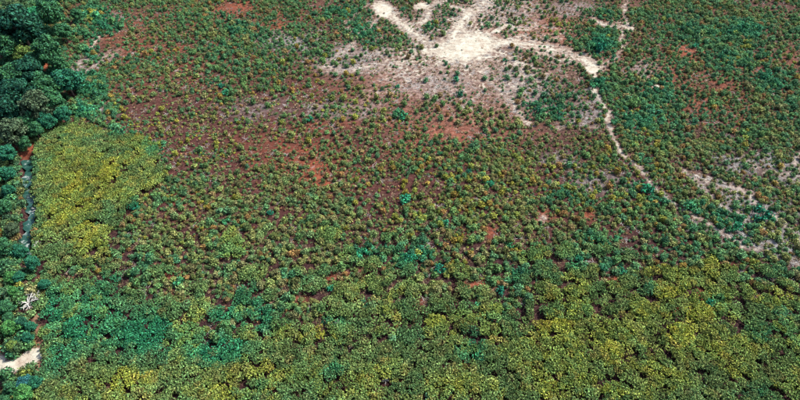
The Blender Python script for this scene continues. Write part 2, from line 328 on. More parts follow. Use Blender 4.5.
# ------------------------------------------------------------------ object helpers
def tag(o, label=None, cat=None, group=None, kind=None):
    if label: o['label'] = label
    if cat: o['category'] = cat
    if group: o['group'] = group
    if kind: o['kind'] = kind
    return o
def mesh_np(name, verts, faces, mats, matidx=None, smooth=False):
    me = bpy.data.meshes.new(name)
    verts = np.asarray(verts, np.float32); 
    me.vertices.add(len(verts)); me.vertices.foreach_set('co', verts.ravel())
    faces = np.asarray(faces, np.int32); k = faces.shape[1]
    me.loops.add(faces.size); me.loops.foreach_set('vertex_index', faces.ravel())
    me.polygons.add(len(faces)); me.polygons.foreach_set('loop_start', np.arange(len(faces), dtype=np.int32)*k)
    if matidx is not None: me.polygons.foreach_set('material_index', np.asarray(matidx, np.int32))
    if smooth: me.polygons.foreach_set('use_smooth', np.ones(len(faces), bool))
    for m in mats: me.materials.append(m)
    me.update(calc_edges=True); me.validate(); return me
def link(name, me, loc=(0, 0, 0), rot=(0, 0, 0), sc=(1, 1, 1), parent=None):
    o = bpy.data.objects.new(name, me); COL.objects.link(o)
    o.location = loc; o.rotation_euler = rot; o.scale = sc; o.parent = parent
    return o

# ------------------------------------------------------------------ ground
def axis(lo, hi, st, far):
    a = list(np.arange(lo, hi+1e-6, st)); out = []
    s = st*2; x = lo
    while x > -far:
        x -= s; out.append(x); s *= 1.5
    pre = out[::-1]; out = []; s = st*2; x = a[-1]
    while x < far: x += s; out.append(x); s *= 1.5
    return np.array(pre+a+out)
gx = axis(-165, 165, .5, 3500); gy = axis(14, 215, .5, 3500)
GX, GY = np.meshgrid(gx, gy); GXf, GYf = GX.ravel(), GY.ravel()
GU, GV = to_px(GXf, np.maximum(GYf, 5.0)); GU = np.clip(GU, -250, 1050); GV = np.clip(GV, -60, 480)
inside = (GXf >= -166) & (GXf <= 166) & (GYf >= 13) & (GYf <= 216)
def terrain(x, y): return (fbm(x, y, 40, 3, 3)-.5)*.7 + (fbm(x, y, 5, 11, 2)-.5)*.22
def carve(u, v):
    d = pline(u, v, DITCH); return sstep(11, 4, d) if False else (1-sstep(4, 11, d))
sandF, rustF, greyF, roadF, trailF, nF = ground_fields(GU, GV)
GZ = np.where(inside, terrain(GXf, GYf), 0.0) - 1.3*carve(GU, GV)*inside
mar, brn, rst, pnk, gry = [np.array(c) for c in ((.017,.0065,.0075), (.054,.023,.016), (.130,.034,.016), (.18,.128,.100), (.150,.145,.138))]
base_t = np.clip(sstep(150, 60, GV) if False else 1-sstep(60, 190, GV), 0, 1)
n_big = fbm(GXf, GYf, 18, 71, 4)
w = np.clip(base_t*.8 + (n_big-.5)*1.4, 0, 1)[:, None]
soil = mar*(1-w)+brn*w
q = (.85*np.maximum(blob(GU, GV, 310, 150, 260, 95, 0, .8), .8*blob(GU, GV, 560, 190, 160, 60, 0, .8)))[:, None]; soil = soil*(1-q)+np.array((.040,.0125,.0105))*q
q = np.clip(rustF*1.1+(nF-.5)*.8*(rustF > .05), 0, 1)[:, None]; soil = soil*(1-q)+rst*q
q = np.clip(greyF*.9+(nF-.5)*.6*(greyF > .05), 0, 1)[:, None]; soil = soil*(1-q)+gry*q
q = np.clip(sandF*1.2, 0, .75)[:, None]; soil = soil*(1-q)+pnk*q
q = np.clip(trailF, 0, 1)[:, None]; soil = soil*(1-q)+np.array((.17,.10,.06))*q
nx, ny = len(gx), len(gy)
ii, jj = np.meshgrid(np.arange(nx-1), np.arange(ny-1)); a0 = (jj*nx+ii).ravel()
quads = np.stack([a0, a0+1, a0+nx+1, a0+nx], 1)
cuF = GU[quads].mean(1); cvF = GV[quads].mean(1); sF = sandF[quads].mean(1); rF = roadF[quads].mean(1); tF = trailF[quads].mean(1)
catF = np.zeros(len(quads), int)
catF[(sF > .42)] = 2
catF[(sF > .40) & (np.hypot((cuF-466)/52, (cvF-48)/30) < 1)] = 1
catF[(sF > .40) & (np.hypot((cuF-386)/22, (cvF-10)/14) < 1)] = 3
catF[((rF > .4) | (sF > .4)) & (cuF < 60) & (cvF > 325)] = 4
catF[(tF > .35)] = 5
SURF = [('ground', 'reddish brown scrubland soil with litter under all the shrubs', 'ground'),
        ('sandy_clearing', 'large star-shaped cream sand clearing with cracked crust at top middle', 'clearing'),
        ('footpath', 'thin pale trails fanning out through the scrub from the cream clearing', 'path'),
        ('bare_sand_patch', 'cream bare sand patch at the top edge left of the big clearing', 'sand patch'),
        ('sandy_road', 'pale sandy track end entering at the lower left edge', 'road'),
        ('dirt_path', 'brown dirt strip between lower left trees and the green thicket', 'path')]
for k, (nm, lab, cat) in enumerate(SURF):
    f = quads[catF == k]
    if len(f) == 0: continue
    used, inv = np.unique(f, return_inverse=True); inv = inv.reshape(f.shape)
    me = mesh_np(nm, np.stack([GXf[used], GYf[used], GZ[used]], 1), inv, [M_SOIL])
    at = me.attributes.new('soil', 'FLOAT_COLOR', 'POINT'); at.data.foreach_set('color', np.concatenate([soil[used], np.ones((len(used), 1))], 1).astype(np.float32).ravel())
    at = me.attributes.new('sand', 'FLOAT', 'POINT'); at.data.foreach_set('value', sandF[used].astype(np.float32))
    tag(link(nm, me), lab, cat, kind='structure')
def gz(x, y):
    u, v = to_px(np.asarray(x, float), np.maximum(np.asarray(y, float), 5.0))
    return terrain(np.asarray(x, float), np.asarray(y, float)) - 1.3*carve(np.clip(u, -250, 1050), np.clip(v, -60, 480))

# stream water in the ditch on the left
def make_stream():
    pts = []
    for (a, b), (c, d) in zip(DITCH[:-1], DITCH[1:]):
        for t in np.linspace(0, 1, 8, endpoint=False): pts.append((a+(c-a)*t, b+(d-b)*t))
    V = []; F = []
    for k, (u, v) in enumerate(pts):
        hw = 4.6+2.2*math.sin(k*.7)+1.2*math.sin(k*1.9)
        for s in (-1, -.33, .33, 1): x, y = to_ground(u+s*hw, v); V.append((x, y, -.62))
    for k in range(len(pts)-1):
        for j in range(3): F.append((k*4+j, (k+1)*4+j, (k+1)*4+j+1, k*4+j+1))
    F = [tuple(reversed(f)) for f in F]
    tag(link('stream', mesh_np('stream', V, F, [M_WATER])), 'murky teal stream with pale streaks in the ditch along the left edge', 'stream', kind='structure')
make_stream()

# ------------------------------------------------------------------ plant meshes
def tube(V, F, p0, p1, r0, r1, k=5):
    p0, p1 = Vector(p0), Vector(p1); d = (p1-p0).normalized(); a = d.orthogonal().normalized(); b = d.cross(a); s = len(V)
    for p, r in ((p0, r0), (p1, r1)):
        for i in range(k):
            t = 2*math.pi*i/k; V.append(tuple(p+a*(r*math.cos(t))+b*(r*math.sin(t))))
    for i in range(k): F.append((s+i, s+(i+1) % k, s+k+(i+1) % k, s+k+i))
def leaves(rs, centres, radii, n, size, flat=.6, up=.5, squash=1.0, inner=.35):
    """n leaf quads spread over lumps (centres, radii); returns verts (4n,3)"""
    centres = np.asarray(centres, float); radii = np.asarray(radii, float)
    pr = radii**2; pr /= pr.sum()
    k = rs.choice(len(radii), n, p=pr)
    d = rs.normal(size=(n, 3)); d[:, 2] += .25; d /= np.linalg.norm(d, axis=1)[:, None]
    rr = 1-inner*rs.rand(n)**2*1.6
    rr += rs.normal(size=n)*.06
    P = centres[k]+d*(radii[k]*rr)[:, None]*np.array([1, 1, squash])
    P[:, 2] = np.maximum(P[:, 2], .04+.08*rs.rand(n))
    nrm = d*1.0+rs.normal(size=(n, 3))*flat; nrm[:, 2] += up; nrm /= np.linalg.norm(nrm, axis=1)[:, None]
    t = np.cross(nrm, rs.normal(size=(n, 3))); t /= np.linalg.norm(t, axis=1)[:, None]
    b = np.cross(nrm, t)
    s = size*(.6+.8*rs.rand(n)); L = t*s[:, None]; W = b*(s*.62)[:, None]
    q = np.stack([P-L, P-W*1.0+L*.1, P+L, P+W*1.0+L*.1], 1)
    q[:, 1] -= nrm*(s*.25)[:, None]; q[:, 3] -= nrm*(s*.25)[:, None]
    return q.reshape(-1, 3)
def plant_mesh(name, lv, stemV, stemF, leafmat=None):
    n = len(lv)//4; F = np.arange(4*n).reshape(-1, 4)
    V = list(map(tuple, lv)); off = len(V); V += stemV
    SF = [tuple(i+off for i in f) for f in stemF]
    allF = np.concatenate([F, np.array(SF, int).reshape(-1, 4)]) if SF else F
    return mesh_np(name, V, allF, [leafmat or M_LEAF, M_BARK], [0]*n+[1]*len(SF))
def stems(rs, centres, z0=-.12, r=.05):
    V, F = [], []
    for c in centres: tube(V, F, (c[0]*.15, c[1]*.15, z0), (c[0]*.9, c[1]*.9, c[2]), r, r*.4, 4)
    return V, F
def dome_shrub(seed, n=330, leaf=.125, lumps=7, h=.62, spread=.36, lr=(.50, .64)):
    rs = np.random.RandomState(seed); C = []; R = []
    for k in range(lumps):
        a = 2*math.pi*(k/lumps)+rs.rand()*.8; d = spread*(.55+.45*rs.rand()) if k else 0
        C.append((math.cos(a)*d, math.sin(a)*d, h*(.55+.35*rs.rand()) if k else h)); R.append(rs.uniform(*lr))
    lv = leaves(rs, C, R, n, leaf, .5, .75, .85)
    sv, sf = stems(rs, C[:4]); return plant_mesh('shrub', lv, sv, sf)
def thicket_clump(seed, n=440, leaf=.14):
    """a piece of closed canopy: leaves in a thin uneven top layer, a skirt of leaves at the sides"""
    rs = np.random.RandomState(seed); C = []; R = []
    for k in range(34):
        a = rs.rand()*6.283; d = 1.0*math.sqrt(rs.rand()); C.append((math.cos(a)*d, math.sin(a)*d, .88+.14*rs.rand()-.10*d*d)); R.append(.08+.10*rs.rand())
    for k in range(12):
        a = rs.rand()*6.283; C.append((math.cos(a)*.95, math.sin(a)*.95, .25+.5*rs.rand())); R.append(.08)
    lv = leaves(rs, C, R, n, leaf, .7, .8, 1.0, .7)
    sv, sf = stems(rs, C[:5], r=.03); return plant_mesh('thicket', lv, sv, sf)
def feathery(seed, n=330, leaf=.13):
    rs = np.random.RandomState(seed); C = []; R = []
    for k in range(12):
        a = rs.rand()*6.283; d = .75*math.sqrt(rs.rand()); C.append((math.cos(a)*d, math.sin(a)*d, .45+.55*rs.rand()-.2*d)); R.append(.25+.18*rs.rand())
    lv = leaves(rs, C, R, n, leaf, .7, .4, 1.0, .4)
    sv, sf = stems(rs, C[:6], r=.035); return plant_mesh('bush', lv, sv, sf)
def tuft(seed, n=22):
    rs = np.random.RandomState(seed); V = []; F = []
    for k in range(n):
        a = rs.rand()*6.283; r = .25*rs.rand(); ln = .35+.4*rs.rand(); o = .3+.35*rs.rand()
        b = np.array([math.cos(a)*r, math.sin(a)*r, -.05]); t = b+np.array([math.cos(a)*o, math.sin(a)*o, ln]); s = np.array([-math.sin(a), math.cos(a), 0])*.05
        m_ = (b+t)/2+np.array([0, 0, .1]); i = len(V); V += [tuple(b-s), tuple(b+s), tuple(m_+s*1.2), tuple(m_-s*1.2), tuple(t+s*.3), tuple(t-s*.3)]
        F += [(i, i+1, i+2, i+3), (i+3, i+2, i+4, i+5)]
    return mesh_np('tuft', V, F, [M_LEAF])
def twigs(seed, n=9, mat=None, rad=.035):
    rs = np.random.RandomState(seed); V = []; F = []
    for k in range(n):
        a = rs.rand()*6.283; p = (rs.normal()*.3, rs.normal()*.3, .02); ln = .5+.7*rs.rand()
        q_ = (p[0]+math.cos(a)*ln, p[1]+math.sin(a)*ln, .05+.3*rs.rand()); tube(V, F, p, q_, rad, rad*.5, 3)
    return mesh_np('twigs', V, F, [mat or M_TWIG])
SHRUBS = [dome_shrub(100+k, lumps=5+k % 4, h=.62+.05*(k % 3)) for k in range(7)]
BUSHES = [feathery(200+k) for k in range(5)]
THICK = [thicket_clump(300+k) for k in range(5)]
HERBS = [dome_shrub(700+k, n=60, leaf=.30, lumps=4) for k in range(4)]
TUFTS = [tuft(400+k) for k in range(4)]
TWIGS = [twigs(500+k) for k in range(4)]

# ------------------------------------------------------------------ trees (top left wood and left margin)
def tree_meshes(seed, n=9500, leaf=.20, R=3.0, Ht=7.0, lumps=30):
    rs = np.random.RandomState(seed); C = []; Rr = []
    for k in range(lumps):
        a = k*2.399+rs.rand()*.6; t = (k+.5)/lumps; d = R*.78*math.sqrt(t)
        C.append((math.cos(a)*d, math.sin(a)*d*(1.1-.3*(seed%2)), Ht*(.86-.34*t*t)+rs.normal()*.55)); Rr.append(R*(.18+.20*rs.rand()))
    for k in range(6):
        a = rs.rand()*6.283; C.append((math.cos(a)*R*.5, math.sin(a)*R*.5, Ht*.52)); Rr.append(R*.34)
    lv = leaves(rs, C, Rr, n, leaf, .6, .6, .85, .42)
    crown = mesh_np('crown', lv, np.arange(len(lv)).reshape(-1, 4), [M_LEAF])
    V, F = [], []
    tube(V, F, (0, 0, -.4), (.1, .05, Ht*.4), R*.075, R*.05, 8); tube(V, F, (.1, .05, Ht*.4), (.05, -.1, Ht*.72), R*.05, R*.025, 7)
    for c in C[2:30:3]: tube(V, F, (.08, 0, Ht*(.3+.2*rs.rand())), (c[0]*.85, c[1]*.85, c[2]), R*.03, R*.01, 5)
    return crown, mesh_np('trunk', V, F, [M_BARK])
TREES = [tree_meshes(600+k) for k in range(5)]
# crown centre px (u, v), crown radius px, tint, label
DK = (.013, .056, .032); MG = (.030, .098, .040); BG = (.045, .14, .036); TL = (.018, .095, .050); OG = (.085, .13, .03); GB = (.045, .07, .036)
TREE_SPOTS = [
 (22,22,20,DK,'big dark blue-green tree filling the top left corner'),
 (-14,30,18,DK,'dark tree cut by the left edge beside the corner tree'),
 (60,-12,14,DK,'dark tree at the top edge right of the corner tree'),
 (66,13,12,MG,'green tree right of the red soil strip at top left'),
 (44,12,7,(.03,.19,.08),'small vivid green tree overlapping the red soil at top left'),
 (82,30,8,MG,'small green tree on the outer edge of the top left wood'),
 (8,42,13,MG,'mid green leafy tree on the left edge under the dark corner tree'),
 (30,52,10,OG,'yellow-green topped tree in the middle of the left wood'),
 (62,50,13,MG,'rounded dark green tree right of the yellow-green topped tree'),
 (36,70,13,DK,'dark tree below the yellow-green topped tree'),
 (12,72,14,MG,'leafy green tree on the left edge halfway down the wood'),
 (-16,80,15,DK,'dark tree behind the left edge halfway down the wood'),
 (84,76,13,TL,'broad bright teal tree reaching out from the wood onto the scrub'),
 (58,84,13,MG,'green tree left of the broad bright teal tree'),
 (24,92,14,DK,'large dark tree with greenish crown in the lower wood'),
 (46,104,14,GB,'greyish green tree in the lower middle of the wood'),
 (68,100,12,MG,'green tree at the lower right edge of the wood'),
 (6,108,13,DK,'dark tree on the left edge of the lower wood'),
 (60,118,9,TL,'small teal tree just above the yellowish thicket'),
 (12,128,13,GB,'greyish dark tree above the red soil opening on the left'),
 (5,152,9,TL,'teal tree left of the red soil opening'),
 (6,172,8,TL,'teal tree beside the upper end of the stream'),
 (-12,176,11,MG,'green tree cut by the left edge beside the stream'),
 (3,206,8,MG,'green tree left of the widest stream part'),
 (11,228,7,GB,'pale grey-green tree with light twigs left of the stream'),
 (2,246,9,MG,'green tree on the left edge near the lower stream'),
 (32,262,8,TL,'dark teal tree at the lower end of the stream'),
 (10,276,7,BG,'bright lime green tree above the bare bleached tree'),
 (14,292,6,BG,'small bright lime tree left of the bare bleached tree'),
 (44,284,5,TL,'teal tree above right of the bare bleached tree'),
 (4,306,8,MG,'green tree on the left edge beside the bare bleached tree'),
 (20,322,7,DK,'small dark tree below the bare bleached tree'),
 (9,326,9,BG,'large bright green tree above the pale sandy track'),
 (28,338,6,TL,'small teal tree right of the large bright green tree'),
 (12,346,4,OG,'small olive tree just above the pale sandy track'),
 (24,381,8,(.02,.09,.085),'blue-teal tree just below the pale sandy track'),
 (22,394,10,BG,'bright green tree at the bottom edge near the left corner'),
 (2,402,8,MG,'green tree in the bottom left corner'),
]
TREE_SPOTS += [
 (44,34,9,DK,'dark tree wedged between the red soil and the corner tree'),
 (48,58,9,MG,'green tree between yellow-green topped tree and rounded dark tree'),
 (100,14,5,MG,'small green tree right of the white boulder at top left'),
 (76,62,8,MG,'small green tree above the broad bright teal tree'),
 (98,84,5,TL,'low teal tree on the outer tip of the broad teal tree'),
 (36,118,10,MG,'green tree at the lower end of the wood'),
 (80,112,8,TL,'small teal tree where the wood meets the scrub'),
 (22,140,7,MG,'small green tree left above the red soil opening'),
 (44,128,8,MG,'small green tree between red soil opening and yellowish thicket'),
 (8,190,6,TL,'small teal tree left of the stream bend'),
 (16,246,8,TL,'teal tree left of the lower stream'),
 (18,277,6,TL,'teal tree directly above the bare bleached tree'),
 (8,317,6,MG,'green tree left below the bare bleached tree'),
 (30,326,6,TL,'small teal tree right below the bare bleached tree'),
 (34,382,7,TL,'small teal tree beside the brown dirt strip'),
 (10,388,7,MG,'green tree below the track near the corner'),
]
rnd = random.Random(3)
TREE_XY = []
for k, (u, v, r, tint, lab) in enumerate(TREE_SPOTS):
    mp = m_per_px(min(max(v, -20), 420)); R = r*mp*(1.0 if v < 140 else .95); s = R/3.0
    s = min(max(s, .32), 2.0); zc = 7.0*.72*s
    x, y = to_ground(u*(.76 if v < 135 and u > 0 else 1), v, zc); z0 = float(gz(x, y))
    crown, trunk = TREES[k % 5]
    e = bpy.data.objects.new('broadleaf_tree', None); COL.objects.link(e); e.empty_display_size = .3
    e.location = (x, y, z0); e.rotation_euler = (0, 0, rnd.random()*6.28); e.scale = (s, s, s*rnd.uniform(.9, 1.1))
    tag(e, lab, 'tree', 'trees along the left side')
    c = link('crown', crown, parent=e); c['tint'] = tint; link('trunk', trunk, parent=e)
    TREE_XY.append((x, y, R))
TREE_XY = np.array(TREE_XY)

# the bare bleached tree and smaller dead shrubs
DEAD_XY = []
def dead_tree(u, v, size, label, seed, nb=9):
    rs = np.random.RandomState(seed); x, y = to_ground(u, v, size*.35); e = bpy.data.objects.new('dead_tree', None); COL.objects.link(e)
    e.location = (x, y, float(gz(x, y))); e.empty_display_size = .3; tag(e, label, 'dead tree')
    DEAD_XY.append((x, y, size)); e.scale = (1, 1, 1.0 if size > 1.5 else 1.6)
    V, F = [], []; tube(V, F, (0, 0, -.3), (.05, .05, size*.45), size*.055, size*.045, 7); link('trunk', mesh_np('trunk', V, F, [M_DEAD]), parent=e)
    for k in range(nb):
        a = 6.283*k/nb+rs.normal()*.25; V, F = [], []; L = size*(.7+.4*rs.rand()); zt = size*(.5+.35*rs.rand())
        p0 = Vector((0, 0, size*(.25+.18*rs.rand()))); p1 = Vector((math.cos(a)*L*.5, math.sin(a)*L*.5, zt*.9)); p2 = Vector((math.cos(a+.3*rs.normal())*L, math.sin(a+.3*rs.normal())*L, zt))
        tube(V, F, p0, p1, size*.05, size*.035, 5); tube(V, F, p1, p2, size*.035, size*.016, 5)
        for j in range(5):
            t = .3+.7*rs.rand(); q_ = p0.lerp(p1, min(1, t*2)) if t < .5 else p1.lerp(p2, (t-.5)*2); b2 = a+rs.choice([-1, 1])*(.5+.6*rs.rand()); l2 = L*(.2+.25*rs.rand())
            tube(V, F, q_, q_+Vector((math.cos(b2)*l2, math.sin(b2)*l2, l2*.35*rs.rand())), size*.024, size*.010, 4)
        link('branch', mesh_np('branch', V, F, [M_DEAD]), parent=e)
dead_tree(28, 303, 2.0, 'bare bleached dead tree with spreading white branches by the left edge', 1)
dead_tree(37, 297, 1.2, 'small pale dead tree just above right of the bare bleached tree', 2, 6)
dead_tree(338, 324, .6, 'small pale dead shrub between teal bushes below centre left', 4, 6)
dead_tree(386, 381, .7, 'grey dead shrub near the bottom edge below centre', 5, 7)
dead_tree(706, 391, .6, 'grey dead shrub near the bottom edge on the right', 6, 7)
dead_tree(672, 345, .55, 'small bluish grey dead shrub in the olive thicket lower right', 7, 6)
dead_tree(36, 208, 1.1, 'pale dead shrub on the right bank of the stream', 8, 7)
dead_tree(38, 247, .9, 'small pale dead shrub below the stream by the yellowish thicket', 9, 6)
dead_tree(715, 277, .6, 'small pale dead shrub above the red soil spots on the right', 10, 6)
dead_tree(95, 186, .7, 'small pale dead shrub in a gap of the yellowish thicket', 11, 6)

# pale boulders in the scrub
def boulder(u, v, w, label, seed):
    import bmesh
    bm = bmesh.new(); bmesh.ops.create_icosphere(bm, subdivisions=2, radius=1)
    for p in bm.verts:
        n = vnoise(p.co.x*2+seed*5, p.co.y*2+p.co.z*3, 1.0, seed); p.co *= .75+.5*float(n); p.co.z *= .55
    me = bpy.data.meshes.new('boulder'); bm.to_mesh(me); bm.free(); me.materials.append(M_ROCK)
    x, y = to_ground(u, v); o = link('boulder', me, (x, y, float(gz(x, y))+.12*w), (0, 0, seed), (w*.5, w*.32, w*.42)); tag(o, label, 'boulder', 'pale boulders in the scrub')
boulder(278, 42.5, 1.4, 'long cream boulder in the scrub at upper left of centre', 1)
boulder(258.5, 39, 1.0, 'small white boulder just left of the long cream boulder', 2)
boulder(72.5, 10.5, 1.1, 'small white boulder at the right edge of the top left wood', 3)

# ------------------------------------------------------------------ scatter positions
rs = np.random.RandomState(21)
class Grid:
    def __init__(s, cell): s.c = cell; s.d = {}
    def ok(s, x, y, r, k=1.0):
        ci, cj = int(x//s.c), int(y//s.c)
        for i in range(ci-2, ci+3):
            for j in range(cj-2, cj+3):
                for (a, b, q) in s.d.get((i, j), ()):
                    m = (r+q)*k
                    if (a-x)**2+(b-y)**2 < m*m: return False
        return True
    def add(s, x, y, r): s.d.setdefault((int(x//s.c), int(y//s.c)), []).append((x, y, r))
def candidates(n):
    # uniform over the ground seen by the camera plus a margin
    y = rs.uniform(24, 200, n); x = rs.uniform(-160, 160, n)
    half = (y*cp+H_CAM*sp)*.75
    k = np.abs(x) < half*1.12+5
    return x[k], y[k]
def near_tree(x, y, f=.8):
    d = np.hypot(x[:, None]-TREE_XY[None, :, 0], y[:, None]-TREE_XY[None, :, 1]) - TREE_XY[None, :, 2]*f
    return d.min(1) < 0
def near_dead(x, y):
    D = np.array(DEAD_XY); return (np.hypot(x[:, None]-D[None, :, 0], y[:, None]-D[None, :, 1])-D[None, :, 2]*.75).min(1) < 0
def clampuv(x, y):
    u, v = to_px(x, y); return np.clip(u, -150, 950), np.clip(v, -40, 440)
def lerp(a, b, t): return np.asarray(a)*(1-t)+np.asarray(b)*t
# palettes (leaf albedo)
P_OLIVE = np.array([(.118,.150,.040), (.082,.134,.044), (.160,.160,.048), (.062,.118,.046), (.135,.122,.050)])
P_GREEN = np.array([(.032,.125,.048), (.022,.115,.052), (.054,.145,.044)])
P_TEAL = np.array([(.016,.120,.058), (.022,.142,.066), (.012,.095,.052), (.034,.140,.056)])
P_YEL = np.array([(.215,.190,.022), (.185,.190,.024), (.235,.145,.026), (.150,.180,.028)])
P_RUSTY = np.array([(.20,.085,.03), (.17,.10,.045)])

def tints(yel, teal, u, v, base_green, n, soften=.32, spread=.3):
    """pick a leaf colour for each plant from the yellow and teal fields; returns tint, tone id"""
    r1 = rs.rand(n); r2 = rs.rand(n); out = np.zeros((n, 3)); tone = np.zeros(n, int)
    py = np.clip(yel*.85, 0, .92); pt = np.clip(teal*.95, 0, .95); tot = py+pt; f = np.maximum(tot, 1.0); py, pt = py/f, pt/f
    for i in range(n):
        if r1[i] < pt[i]: c = P_TEAL[rs.randint(4)]; tone[i] = 2
        elif r1[i] < pt[i]+py[i]*.75: c = P_YEL[rs.randint(4)]; tone[i] = 1
        elif r2[i] < base_green[i]: c = P_GREEN[rs.randint(3)]; tone[i] = 3
        elif r2[i] > .935: c = P_RUSTY[rs.randint(2)]; tone[i] = 4
        else: c = P_OLIVE[rs.randint(5)]; tone[i] = 0
        out[i] = c
    # soften: blend towards the local mean so that patches hang together
    loc = P_OLIVE.mean(0)*(1-py-pt)[:, None]+P_YEL.mean(0)*py[:, None]+P_TEAL.mean(0)*pt[:, None]
    out = out*(1-soften)+loc*soften
    out *= ((1-spread)+2*spread*rs.rand(n))[:, None]
    return out, tone

# 1. closed thicket
tx, ty = candidates(110000); u, v = clampuv(tx, ty); th, gap, yel, teal, bare = veg_fields(u, v)
sd_, ru_, gr_, ro_, tr_, _ = ground_fields(u, v)
wd, wh1, wh2 = worley(tx, ty, 4.2); wb = band(v)
th_e = thick_ext(tx, ty, u, v) & (bare < .3) & (sd_ < .2)
keep = (th | th_e) & (gap > 1.0+.3*rs.rand(len(u))) & ((wd > np.where(th, .40, .62)*wb) | (rs.rand(len(u)) < .12)) & (ro_ < .2) & (tr_ < .12) & (bare < .6) & (sd_ < .5) & ~near_tree(tx, ty, .6) & ~near_dead(tx, ty)
yel = yel+(wh1-.5)*.7; teal = np.where(teal > .7, teal+.1, teal+(wh2-.66)*.9)
tx, ty, u, v, yel, teal, gap, wh1, wd, wb = [a[keep] for a in (tx, ty, u, v, yel, teal, gap, wh1, wd, wb)]
G1 = Grid(1.0); sel = []; rad = []
for i in range(len(tx)):
    r = .38+.24*rs.rand()
    if gap[i] < 2.2: r = .38
    if G1.ok(tx[i], ty[i], r, .45): G1.add(tx[i], ty[i], r); sel.append(i); rad.append(r)
sel = np.array(sel); rad = np.array(rad)
TH = dict(x=tx[sel], y=ty[sel], r=rad*1.45, z=(1.05+.25*rs.rand(len(sel)))*(1-.5*wb[sel]*(1-sstep(.3, 1.7, wd[sel]))))
fld = fbm(TH['x'], TH['y'], 7, 91, 3)
TH['tint'], _ = tints(np.clip(yel[sel]+(fld-.5)*.7, 0, 1.2), teal[sel], u[sel], v[sel], np.clip(.55+(fld-.5)*1.2, 0, 1), len(sel), .72, .22); TH['tint'] *= (.88+.34*wh1[sel])[:, None]*np.array((1.02, 1.14, 1.08))

# 2. separate shrubs
sx, sy = candidates(220000); u, v = clampuv(sx, sy); th, gap, yel, teal, bare = veg_fields(u, v)
sd_, ru_, gr_, ro_, tr_, _ = ground_fields(u, v)
near = sstep(110, 230, v); dens = np.clip((.54+.36*near)+(1.6-.5*near)*(fbm(sx, sy, 10, 45, 4)-.5)*2, .03, 1)
thickp = np.maximum.reduce([blob(u, v, 240, 55, 75, 40, 0, .9), blob(u, v, 715, 45, 80, 42, 0, .9), blob(u, v, 770, 100, 60, 40, 0, .9), blob(u, v, 660, 110, 40, 26, 0, .9), blob(u, v, 550, 105, 40, 20, 0, .9), blob(u, v, 355, 25, 30, 22, 0, .9), blob(u, v, 700, 150, 90, 24, 0, .9), blob(u, v, 5, 280, 36, 150, 0, .5), blob(u, v, 28, 60, 50, 75, 0, .5)])
dens = np.maximum(dens, thickp*np.clip(.35+1.5*fbm(sx, sy, 8, 29, 3), .45, .95)); dens = dens*(1-.30*blob(u, v, 270, 115, 210, 85, 0, .8))*(1-.05*blob(u, v, 520, 190, 120, 50, 0, .8))
dens = np.where(v > 250, np.maximum(dens, .72), dens)
dens = dens*(1-np.clip(bare*1.15, 0, .985))*(1-np.clip(sd_*2.4, 0, .992))*(1-.55*np.clip(ru_, 0, 1)) + 1.3*np.clip(teal-.40, 0, .6)*(sd_ < .75)*(bare < .5)
keep = (~th) & ~(thick_ext(sx, sy, u, v) & (bare < .3) & (sd_ < .2)) & (gap > 1.15) & (rs.rand(len(u)) < dens) & (ro_ < .2) & (tr_ < .12) & ((carve(u, v) < .62) | (rs.rand(len(u)) < .10)) & ~near_tree(sx, sy, .35) & ~near_dead(sx, sy)
wd, wh1, wh2 = worley(sx, sy, 4.2); wb = band(v)
keep &= (wd > .55*wb) | (rs.rand(len(u)) < .06)
yel = yel+(wh1-.5)*.8*wb; teal = teal+(wh2-.62)*.9*wb; dens = np.maximum(dens, .97*wb*(bare < .4))
sx, sy, u, v, yel, teal, dens = [a[keep] for a in (sx, sy, u, v, yel, teal, dens)]
G2 = Grid(2.2); sel = []; rad = []
fl = fbm(sx, sy, 14, 77, 3)
tk = np.maximum.reduce([blob(u, v, 715, 38, 60, 30, 0, .7), blob(u, v, 780, 90, 40, 40, 0, .7), blob(u, v, 655, 100, 36, 26, 0, .7), .7*blob(u, v, 240, 50, 60, 32, 0, .7)])
for i in range(len(sx)):
    b = .70+.12*sstep(90, 290, v[i])+.25*(fl[i]-.5)
    r = float(b*(.48+1.15*rs.rand()**2.0))*(.80+.16*sstep(240, 300, v[i])+.14*(1-sstep(90, 170, v[i])))
    r *= 1+.34*tk[i]*rs.rand()**.5
    if u[i] < 125 and teal[i] > .45 and v[i] < 140: r *= 1.55
    if u[i] < 42 and v[i] > 140: r *= 1.35
    if not G1.ok(sx[i], sy[i], r, .55): continue
    if G2.ok(sx[i], sy[i], r, .42+.56*(1-dens[i])): G2.add(sx[i], sy[i], r); sel.append(i); rad.append(r)
sel = np.array(sel); rad = np.array(rad)
S = dict(x=sx[sel], y=sy[sel], u=u[sel], v=v[sel], r=rad)
fld = fbm(S['x'], S['y'], 10, 19, 3)
S['tint'], S['tone'] = tints(np.clip(yel[sel]+(fld-.5)*.5, 0, 1.2), np.clip(teal[sel]+(fld-.62)*.5, 0, 1), S['u'], S['v'], np.clip(.46+(fld-.5)*1.6+.30*(S['v'] < 110)-.30*blob(S['u'], S['v'], 330, 170, 330, 90, 0, .9), 0, 1), len(sel))
S['tint'] *= 1.05; dk = (S['u'] < 42) & (S['tone'] == 2); S['tint'][dk] *= np.array((1.2, .72, .70))
print('thicket', len(TH['x']), 'shrubs', len(S['x']))

